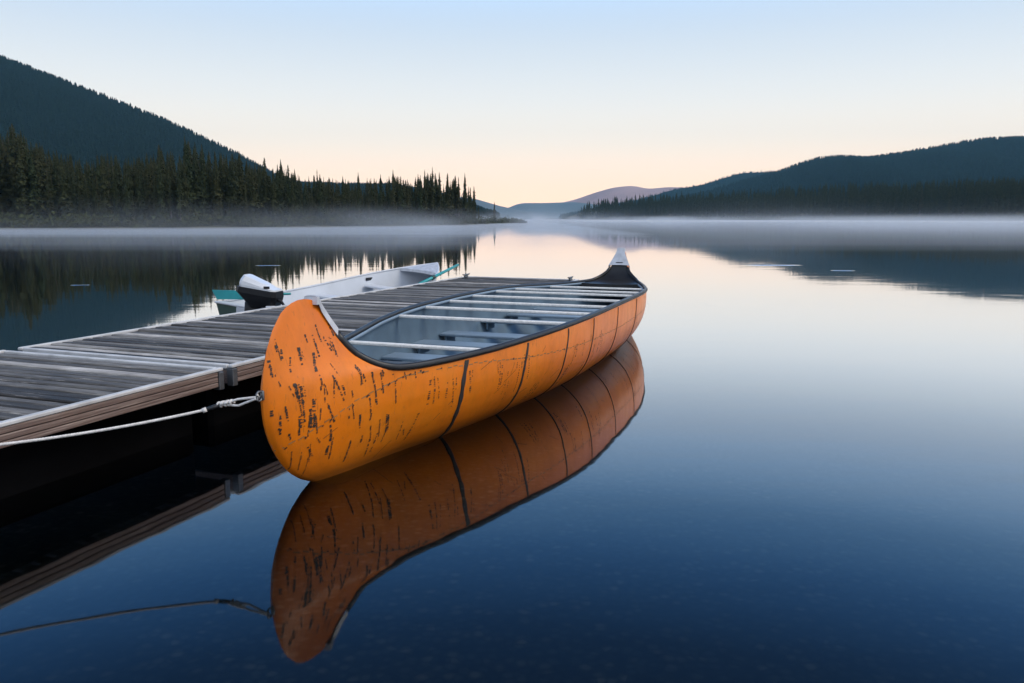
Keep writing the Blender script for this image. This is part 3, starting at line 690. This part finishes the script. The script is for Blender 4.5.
# bark marks: short ink dashes stacked in columns, on the same skin as the paint
def skin(s, z, side, off=0.002):
    e = 0.004; b = breadth(s, z); db = (breadth(s + e, z) - breadth(s - e, z)) / (2 * e); dz = (breadth(s, z + e) - breadth(s, z - e)) / (2 * e)
    nrm = Vector((1, -db, -dz)).normalized(); return (side * (b + nrm.x * off), s + nrm.y * off, z + nrm.z * off)
def dash(mb, s, z, ds, dz, side, tilt=0.0, mat=1, off=0.0018):
    cs = [(-ds, -dz), (ds, -dz * 0.7), (ds, dz), (-ds, dz * 0.8)]
    q = [skin(s + a * math.cos(tilt) - b * math.sin(tilt), z + a * math.sin(tilt) + b * math.cos(tilt), side, off) for a, b in cs]
    mb.add(q, [(0, 1, 2, 3) if side > 0 else (3, 2, 1, 0)], mat)
rm = random.Random(5)
BARK = [(-0.11, 0.81, -0.11, 0.78, 0.0055), (0.03, 0.78, 0.02, 0.67, 0.008), (0.12, 0.74, 0.09, 0.65, 0.008), (-0.04, 0.74, -0.06, 0.67, 0.0055), (-0.16, 0.74, -0.16, 0.66, 0.0055), (-0.06, 0.61, -0.04, 0.51, 0.0085), (-0.03, 0.59, -0.02, 0.5, 0.008), (-0.04, 0.44, -0.03, 0.36, 0.0085), (0.04, 0.51, 0.05, 0.36, 0.0085), (0.02, 0.46, 0.03, 0.36, 0.008), (0.18, 0.6, 0.24, 0.47, 0.0055), (0.13, 0.47, 0.18, 0.36, 0.0055), (0.17, 0.29, 0.16, 0.17, 0.008), (0.03, 0.25, 0.07, 0.19, 0.0055), (0.28, 0.41, 0.28, 0.36, 0.0055), (0.36, 0.64, 0.39, 0.55, 0.0055), (0.44, 0.59, 0.45, 0.52, 0.0055), (0.46, 0.45, 0.47, 0.39, 0.0055), (0.56, 0.32, 0.59, 0.2, 0.0055), (-0.12, 0.52, -0.1, 0.41, 0.0055), (-0.18, 0.49, -0.18, 0.45, 0.0055), (0.09, 0.57, 0.09, 0.55, 0.0055), (0.2, 0.88, 0.2, 0.78, 0.0055), (0.1, 0.84, 0.1, 0.79, 0.0055), (0.23, 0.81, 0.25, 0.74, 0.0055), (-0.15, 0.4, -0.14, 0.38, 0.0055), (0.36, 0.36, 0.37, 0.28, 0.0055), (0.23, 0.56, 0.25, 0.49, 0.0055), (-0.09, 0.35, -0.08, 0.32, 0.0055)]
def bark_line(fx, sa, za, sb, zb, wd, side):
    """a broken column of short ink dashes, as on birch bark"""
    z = za
    while z > zb:
        t = (za - z) / max(1e-4, za - zb); s_ = sa + (sb - sa) * t
        if rm.random() > 0.15 and breadth(fx(s_), z) > 0.012 and z > 0.03 and z < sheer(s_) - 0.03:
            dash(hb, fx(s_ + rm.uniform(-.3, .3) * wd), z, wd * rm.uniform(0.6, 1.3), rm.uniform(0.0025, 0.0068), side, rm.uniform(-0.2, 0.05))
            if rm.random() < 0.35 and wd > 0.006: dash(hb, fx(s_ + wd * rm.uniform(1.5, 2.6)), z + rm.uniform(-.004, .004), wd * rm.uniform(0.3, 0.6), rm.uniform(0.0015, 0.004), side, rm.uniform(-0.2, 0.05))
        z -= rm.uniform(0.006, 0.0125)
def bark_column(s, z, length, side, wd=0.012, lean=0.1):
    zz = z; k = 0
    while zz > z - length:
        if breadth(s, zz) > 0.03 and zz > 0.06 and zz < sheer(s) - 0.07 and rm.random() > 0.18:
            dash(hb, s + lean * (z - zz) + rm.uniform(-.002, .002), zz, wd * rm.uniform(0.5, 1.1), rm.uniform(0.0015, 0.0045), side, rm.uniform(-0.12, 0.05))
        zz -= rm.uniform(0.007, 0.014)
for side in (1, -1):
    for end in (0, 1):
        fx = (lambda s: s) if end == 0 else (lambda s: 2 * SM - s)
        for (sa, za, sb, zb, wd) in BARK:
            bark_line(fx, sa, za, sb, zb, wd, side)
        for i in range(64):
            sa = rm.uniform(-0.15, 0.8); za = rm.uniform(0.16, 0.9); bark_line(fx, sa, za, sa + rm.uniform(-0.01, 0.03), za - rm.uniform(0.03, 0.13), rm.uniform(0.0022, 0.0055), side)
    for i in range(46):
        s = rm.uniform(0.8, 7.4); z = rm.uniform(0.14, 0.5)
        for c in range(rm.choice([1, 1, 2, 3])):
            bark_column(s + c * 0.03, z + rm.uniform(-.02, .02), rm.uniform(0.04, 0.2), side, rm.uniform(0.004, 0.010), rm.uniform(-0.1, 0.25))
    for i in range(28):       # thin scuffs
        s = rm.uniform(-0.1, 7.6); z = rm.uniform(0.07, 0.5)
        dash(hb, s, z, rm.uniform(0.02, 0.08), 0.0015, side, rm.uniform(0.2, 1.3))
# stitched line
stl = [(-0.13, 0.275), (0.05, 0.345), (0.19, 0.395), (0.33, 0.45), (0.51, 0.495), (0.66, 0.535), (0.92, 0.538), (1.32, 0.518), (1.88, 0.465), (2.52, 0.44), (4.105, 0.42)]
sx, sz_ = zip(*stl)
for side in (1, -1):
    m = hb; s = -0.12
    while s < 2 * SM + 0.12:
        se = SM - abs(SM - s); z = np.interp(se, sx, sz_) + 0.004 * math.sin(s * 60); sl_ = (np.interp(se + 0.05, sx, sz_) - np.interp(se, sx, sz_)) / 0.05 * (1 if s < SM else -1)
        if z < sheer(s) - 0.04:
            dash(m, s, z, 0.018, 0.0035, side, math.atan(sl_), 2, 0.0022)
            if rm.random() < (0.6 if se < 0.9 else 0.15): dash(m, s + 0.024, z + rm.uniform(-.003, .003), rm.uniform(0.005, 0.010), rm.uniform(0.004, 0.007), side, math.atan(sl_) + 0.3, 1, 0.0028)
        s += 0.05
hull = hb.build('hull', [MAT['orange'], MAT['mark'], MAT['stitch']], canoe, smooth=True)
# dark seams
for side in (1, -1):
    for s0 in (1.19, 1.89, 2.52, 3.1, 3.94, 4.85, 6.2):
        m = MB(); rows = []; wdt = 0.011 * rm.uniform(0.8, 1.2) * (1.5 if s0 < 1.2 else 1.05 if s0 < 2 else 0.7); z = sheer(s0) - 0.025
        while z > -0.09:
            t = max(0.0, (0.56 - z) / 0.6); sc_ = s0 + 0.10 * t ** 1.5 - 0.05 * math.sin(min(t, 1.0) * 3.14) + 0.003 * math.sin(z * 23 + s0); hw = wdt * (1 + 0.15 * math.sin(z * 55 + s0 * 3))
            rows.append([skin(sc_ - hw, z, side, 0.0012), skin(sc_ - hw * 0.6, z, side, 0.0050), skin(sc_ + hw * 0.6, z, side, 0.0050), skin(sc_ + hw, z, side, 0.0012)]); z -= 0.018
        m.grid(rows, flip=side < 0); m.build('seam', MAT['seam'], hull)
# inside liner with a flat floor
lb = MB()
for side in (1, -1): lb.grid(full_rows(np.linspace(0, 0.995, 26), side, inset=0.014, zmin=0.02), 0, flip=(side < 0))
lb.build('liner', MAT['liner'], canoe, smooth=True)
# gunwales
top = hull_row(1.0); top = top + [(2 * SM - s, b, z) for s, b, z in top[-2::-1]]
for side in (1, -1):
    gw = [q for q in top if 0.325 < q[0] < 2 * SM - 0.362]
    m = MB(); m.tube([(side * (b - 0.006), s, z + 0.004) for s, b, z in gw], [(0.021, 0.023)] * len(gw), 10); m.build('gunwale', MAT['rubber'], canoe, smooth=True)
    m = MB(); m.tube([(side * max(0.0, b - 0.036), s, z - 0.016) for s, b, z in top if b > 0.40], [(0.010, 0.014)] * sum(1 for q in top if q[1] > 0.40), 8); m.build('inner_rail', MAT['seat'], canoe, smooth=True)
# end decks with metal caps
for end in (0, 1):
    fx = (lambda s: s) if end == 0 else (lambda s: 2 * SM - s)
    m = MB(); rows = []; cap = []; half = top[:len(top) // 2]
    for s, b, z in half:
        if s > 0.98: break
        rows.append([(x * max(b - 0.008, 0.0), fx(s), z - 0.005 - 0.012 * (1 - x * x) * min(1, b / 0.2)) for x in np.linspace(-1, 1, 9)])
    m.grid(rows, flip=(end == 0)); lastr = rows[-1]
    m.grid([lastr, [(x, y, z - 0.05) for x, y, z in lastr]], flip=(end == 0))
    dk = m.build('deck', MAT['deckblack'], canoe, smooth=True)
    m = MB(); rows = []
    svals = np.linspace(0.240, 0.340 if end == 0 else 0.376, 11)
    for s in svals:
        z = sheer(s); b = max(breadth(s, z), 0.030) + (0.012 if end == 0 else 0.026); o = 0.010 if end == 0 else 0.025
        rows.append([(-b - 0.003, fx(s - 0.01), z - o), (-b, fx(s), z + 0.031), (-b * 0.6, fx(s), z + 0.037), (0, fx(s), z + 0.039), (b * 0.6, fx(s), z + 0.037), (b, fx(s), z + 0.031), (b + 0.003, fx(s - 0.01), z - o)])
    m.grid(rows, flip=(end == 0)); m.add(rows[0], [tuple(range(7)) if end else tuple(range(6, -1, -1))])
    cp = m.build('deck_cap', MAT['alu'], dk, smooth=False)
    s = 0.315 if end == 0 else 0.355; z = sheer(s); m = MB(); m.box((-0.050, fx(s) - 0.010, z + 0.030), (0.050, fx(s) + 0.010, z + 0.042), bev=0.004); m.build('slot', MAT['tape'], cp)
# thwarts and bench seats
for s in (1.52, 2.70, 3.30, 3.86, 4.45, 5.10, 5.62, 6.50):
    zt = sheer(s) - 0.034; b = breadth(s, zt) - 0.030; m = MB(); m.box((-b, s - 0.026, zt), (b, s + 0.026, zt + 0.024), bev=0.006)
    m.build('thwart', MAT['thwart'], canoe)
for s in (1.75, 2.32, 3.05, 3.68, 4.75, 5.40, 6.05):
    b = min(breadth(s - 0.12, 0.31), breadth(s + 0.12, 0.31)) - 0.022; m = MB(); m.box((-b, s - 0.12, 0.312), (b, s + 0.12, 0.338), bev=0.006)
    st = m.build('seat', MAT['seat'], canoe)
    for sd in (-1, 1):
        k = MB(); xa = sd * (b - 0.05); xb = xa - sd * 0.02; k.box((min(xa, xb), s - 0.10, 0.235), (max(xa, xb), s + 0.10, 0.311)); k.build('seat_bracket', MAT['liner'], st)
# mooring ring on the bow
RING = (0.0, -0.262, 0.575)
m = MB(); pts = [(0.0 + 0.020 * math.cos(t), -0.272 - 0.006 - 0.0, 0.575 + 0.020 * math.sin(t)) for t in np.linspace(0, 6.2832, 17)]
m.tube([(0.0, -0.230 + 0.024 * math.cos(t), 0.575 + 0.024 * math.sin(t)) for t in np.linspace(0, 6.2832, 19)], 0.005, 6)
m.box((-0.010, -0.214, 0.55), (0.010, -0.200, 0.60), bev=0.003)
m.build('mooring_ring', MAT['darkmetal'], canoe, smooth=True)

def canoe_world(x, y, z):
    c, s = math.cos(-CANG), math.sin(-CANG); return Vector((CO[0] + x * c - y * s, CO[1] + x * s + y * c, z))

# ------------------------------------------------------------------ mooring rope
ring = canoe_world(0, -0.254, 0.572)
rp = empty('mooring_rope', ring, 0, 'white mooring rope with a black taped splice stretched from the canoe bow along the dock', 'rope')
def L(p): return Vector(p) - ring
knot = Vector((-1.463, 3.90, 0.527)); spl = Vector((-1.53, 3.87, 0.507))
def rope_curve(a, b, sag, n=24): return [a.lerp(b, i / n) + Vector((0, 0, -sag * 4 * (i / n) * (1 - i / n))) for i in range(n + 1)]
def twisted(mb, pts, r):
    n = len(pts); out = []
    for k in range(3):
        q = []
        for i, p in enumerate(pts):
            d = (pts[min(i+1, n-1)] - pts[max(i-1, 0)]).normalized(); a = d.cross(Vector((0, 0, 1))).normalized(); c = a.cross(d)
            t = i * 0.9 + k * 2.094; q.append(p + (a * math.cos(t) + c * math.sin(t)) * r * 0.5)
        mb.tube(q, r * 0.62, 6)
m = MB(); far_end = Vector((-2.85, 3.17, 0.47))
twisted(m, [L(p) for p in rope_curve(spl, far_end, 0.040, 300)], 0.0070)
m.build('line', MAT['rope'], rp, smooth=True)
m = MB()
for o_ in (0.012, -0.012):
    a = ring + Vector((0, 0, o_ * 0.3)); mid = a.lerp(knot, 0.5) + Vector((0, 0, o_ * 1.2 - 0.006))
    pts = [a.lerp(mid, i / 12) for i in range(13)] + [mid.lerp(knot, i / 12) for i in range(1, 13)]
    m.tube([L(p) for p in pts], 0.0062, 8)
m.tube([L(ring + Vector((0.006, 0.0, 0.018))), L(ring + Vector((0.012, 0.004, 0.006))), L(ring + Vector((0.004, 0, -0.012)))], 0.006, 8)
m.build('loop', MAT['rope'], rp, smooth=True)
m = MB(); rk = random.Random(3)
for k in range(3):
    c0 = knot.lerp(ring, 0.02 + 0.13 * k); pts = []
    ax = (ring - knot).normalized(); a = ax.cross(Vector((0, 0, 1))).normalized(); c = a.cross(ax)
    for i in range(26):
        t = i / 25 * 6.2832 * 1.6; pts.append(L(c0 + ax * (i / 25 - 0.5) * 0.030 + (a * math.cos(t) + c * math.sin(t)) * 0.011))
    m.tube(pts, 0.0065, 7)
m.build('knot', MAT['rope'], rp, smooth=True)
m = MB(); m.tube([L(spl), L(spl.lerp(knot, 0.5)), L(knot)], [0.0095, 0.011, 0.009], 10); m.build('splice', MAT['tape'], rp, smooth=True)
m = MB(); m.tube([L(spl + Vector((-0.012, -0.006, -0.004))), L(spl + Vector((0.006, 0.003, 0.002)))], 0.0125, 10); m.build('whipping', MAT['rope'], rp, smooth=True)

# ------------------------------------------------------------------ small motor boat on the other side of the dock
BW, BL = 0.64, 4.75
boat = empty('motorboat', (-3.30, 9.95, -0.03), -R(23.6), 'small green motorboat with a white inside tied along the far side of the dock', 'boat')
boat.rotation_euler = (0, R(5.5), -R(23.6))
def boat_section(t):                      # t 0 stern .. 1 bow
    b = BW * (1 - max(0, (t - 0.45) / 0.55) ** 3.0) * (0.9 + 0.1 * min(1, t / 0.35)); g = 0.355 + 0.01 * t + 0.325 * t ** 2.4
    kz = -0.12 + 0.42 * max(0, (t - 0.6) / 0.4) ** 2.5; return b, g, kz
def boat_rows(inset, zmin, side):
    rows = []
    for i in range(41):
        t = i / 40; b, g, kz = boat_section(t); r = []
        for k in range(9):
            u = k / 8; bb = b * (0.0 if u == 0 else (0.70 + 0.30 * max(0, (u - 0.25) / 0.75)) if u >= 0.25 else 0.70 * u / 0.25)
            z = kz + 0.02 * (u / 0.25 if u < 0.25 else 1) + (g - kz - 0.02) * max(0, (u - 0.25) / 0.75)
            r.append((side * max(0, bb - inset), t * BL, max(z, zmin)))
        rows.append(r)
    return rows
m = MB()
for s in (1, -1):
    R_ = boat_rows(0, -1, s); m.grid([r[:7] for r in R_], 0, flip=s < 0); m.grid([r[6:] for r in R_], 1, flip=s < 0)
bh = m.build('hull', [MAT['green'], MAT['white']], boat, smooth=True)
m = MB(); [m.grid(boat_rows(0.012, 0.0, s), flip=s > 0) for s in (1, -1)]; m.build('inner_side', MAT['white'], boat, smooth=True)
for s_ in (1, -1):
    m = MB(); pts = [];
    for i in range(41): b, g, kz = boat_section(i / 40); pts.append((s_ * max(0, b - 0.004), i / 40 * BL, g + 0.006))
    m.tube(pts, [(0.020, 0.014)] * 41, 8); m.build('gunwale', MAT['white'], boat, smooth=True)
b, g, kz = boat_section(0)
m = MB(); m.add([(-b, 0, g), (-b * 0.70, 0, kz + 0.02), (b * 0.70, 0, kz + 0.02), (b, 0, g), (-b, 0.035, g), (-b * 0.70, 0.035, kz + 0.02), (b * 0.70, 0.035, kz + 0.02), (b, 0.035, g)],
              [(0, 1, 2, 3), (7, 6, 5, 4), (0, 3, 7, 4), (1, 0, 4, 5), (2, 1, 5, 6), (3, 2, 6, 7)])
tr = m.build('transom', MAT['green'], boat)
m = MB(); m.box((-b - 0.01, -0.03, g + 0.004), (b + 0.01, 0.07, g + 0.028), bev=0.006); m.build('transom_cap', MAT['white'], tr)
m = MB(); m.box((-0.22, -0.035, 0.02), (0.30, -0.004, g + 0.002), bev=0.006); m.build('motor_pad', MAT['white'], tr)
for yy, z in ((0.75, 0.24), (2.1, 0.26), (3.35, 0.32)):
    b_, g_, k_ = boat_section(yy / BL); m = MB(); bb = b_ * 0.9 - 0.02; m.box((-bb, yy - 0.13, z), (bb, yy + 0.13, z + 0.03), bev=0.006); m.build('bench', MAT['white'] if yy > 1 else MAT['teal'], boat)
m = MB(); rows = []
for i in range(9):
    t = 0.86 + 0.14 * i / 8; b_, g_, k_ = boat_section(t); rows.append([(x * max(0.0, b_ - 0.004), t * BL, g_ + 0.008 + 0.02 * (1 - x * x)) for x in np.linspace(-1, 1, 7)])
m.grid(rows, flip=True); m.grid([rows[0], [(x, y, z - 0.05) for x, y, z in rows[0]]]); m.build('bow_deck', MAT['alu'], boat, smooth=True)
b_, g_, k_ = boat_section(0.72); m = MB(); m.box((-b_ + 0.02, 0.70 * BL, g_ - 0.10), (-b_ + 0.045, 0.74 * BL, g_ - 0.05), bev=0.005); m.build('oarlock_hole', MAT['tape'], boat)

# outboard motor clamped on the transom
def boat_world(x, y, z):
    c, s = math.cos(-R(23.6)), math.sin(-R(23.6)); return Vector((-3.30 + x * c - y * s, 9.95 + x * s + y * c, z))
mp = boat_world(0.34, -0.20, -0.035)
motor = empty('outboard_motor', mp, -R(8), 'white and black outboard motor clamped on the stern of the green boat', 'outboard motor')
def loft(mb, secs, n=24, mat=0, sq=0.38):
    """secs: (cx, cy, cz, hx, hy) superellipse rings stacked"""
    v = []; f = []
    for (cx, cyy, cz, hx, hy, tilt) in secs:
        for k in range(n):
            t = 6.2832 * k / n; c, s = math.cos(t), math.sin(t)
            x = math.copysign(abs(c) ** sq, c) * hx; y = math.copysign(abs(s) ** sq, s) * hy
            v.append((cx + x, cyy + y, cz + tilt * x))
    for i in range(len(secs) - 1):
        for k in range(n): f.append((i*n+k, i*n+(k+1)%n, (i+1)*n+(k+1)%n, (i+1)*n+k))
    f += [tuple(range(n-1, -1, -1)), tuple(range((len(secs)-1)*n, len(secs)*n))]
    mb.add(v, f, mat)
def facets(mb, secs, mat=0):
    v = []; f = []
    for (cx, cyy, cz, hx, hy, tilt) in secs:
        c = 0.28 * hy
        for x, y in ((-hx + c, -hy), (hx - c, -hy), (hx, -hy + c), (hx, hy - c), (hx - c, hy), (-hx + c, hy), (-hx, hy - c), (-hx, -hy + c)):
            v.append((cx + x, cyy + y, cz + tilt * x))
    for i in range(len(secs) - 1):
        for k in range(8): f.append((i*8+k, i*8+(k+1)%8, i*8+8+(k+1)%8, i*8+8+k))
    f += [tuple(range(7, -1, -1)), tuple(range((len(secs)-1)*8, len(secs)*8))]
    mb.add(v, f, mat)
m = MB(); facets(m, [(0.03, 0, 0.651, 0.225, 0.145, -0.16), (0.03, 0, 0.676, 0.224, 0.145, -0.20), (0.022, 0, 0.700, 0.20, 0.138, -0.34), (0.0, 0, 0.752, 0.145, 0.105, -0.46), (-0.005, 0, 0.760, 0.125, 0.085, -0.46)])
cw = m.build('cowl', MAT['cowlwhite'], motor)
m = MB(); m.box((0.10, -0.1485, 0.655), (0.175, -0.140, 0.685), bev=0.002, M=Matrix.Translation((0.03, 0, 0.0))); m.build('badge', MAT['black'], cw)
m = MB(); facets(m, [(0.07, 0, 0.43, 0.16, 0.11, 0.0), (0.05, 0, 0.50, 0.20, 0.135, -0.10), (0.012, 0, 0.585, 0.252, 0.154, -0.16), (0.02, 0, 0.648, 0.243, 0.150, -0.16)])
m.build('lower_cowl', MAT['black'], motor)
m = MB(); loft(m, [(-0.16, 0, -0.35, 0.05, 0.025, 0), (-0.14, 0, 0.05, 0.07, 0.035, 0), (-0.10, 0, 0.35, 0.085, 0.06, 0), (-0.04, 0, 0.49, 0.12, 0.09, 0)]); m.build('midsection', MAT['black'], motor, smooth=True)
m = MB(); m.box((0.06, -0.09, 0.22), (0.11, 0.09, 0.50), bev=0.01); m.box((0.14, -0.10, 0.30), (0.19, 0.10, 0.48), bev=0.01); m.tube([(0.19, -0.06, 0.34), (0.27, -0.06, 0.34)], 0.014, 8); m.build('clamp', MAT['darkmetal'], motor)
m = MB(); m.tube([(0.20, -0.05, 0.545), (0.30, -0.05, 0.50), (0.34, -0.05, 0.44)], [0.024, 0.020, 0.016], 8); m.build('tiller', MAT['black'], motor, smooth=True)
m = MB(); loft(m, [(0.20, -0.13, 0.37, 0.05, 0.03, 0), (0.20, -0.13, 0.45, 0.052, 0.032, 0)]); m.build('filler', MAT['white'], motor, smooth=True)

# teal paddle lying across the stern, and a teal oar at the bow
pd = empty('paddle', boat_world(-0.62, 0.10, 0.47), R(-6), 'teal paddle with a wide blade lying across the stern behind the outboard motor', 'paddle')
m = MB(); m.add([(-0.06, 0, 0.065), (0.36, 0, 0.060), (0.44, 0, 0.02), (0.44, 0, -0.02), (0.36, 0, -0.055), (0.0, 0, -0.058), (-0.06, 0.02, 0.065), (0.36, 0.02, 0.060), (0.44, 0.02, 0.02), (0.44, 0.02, -0.02), (0.36, 0.02, -0.055), (0.0, 0.02, -0.058)],
      [(0, 5, 4, 3, 2, 1), (6, 7, 8, 9, 10, 11)] + [(i, (i+1) % 6, 6+(i+1) % 6, 6+i) for i in range(6)])
m.build('blade', MAT['teal'], pd)
m = MB(); m.tube([(0.40, 0.01, 0.0), (0.70, 0.01, 0.01), (0.99, 0.01, 0.025)], [0.018, 0.017, 0.015], 8); m.build('shaft', MAT['teal'], pd, smooth=True)
oa, ob_ = Vector((-1.44, 12.35, 0.44)), Vector((-0.93, 13.75, 0.66))
orr = empty('oar', oa, 0, 'teal oar pointing up past the bow of the white-sided boat', 'oar')
m = MB(); m.tube([(0, 0, 0), tuple((ob_ - oa) * 0.5), tuple(ob_ - oa)], [0.028, 0.024, 0.022], 10); m.build('shaft', MAT['teal'], orr, smooth=True)
m = MB(); d = (ob_ - oa); m.tube([tuple(d * 0.30), tuple(d * 0.36)], 0.036, 10); m.build('collar', MAT['green'], orr, smooth=True)
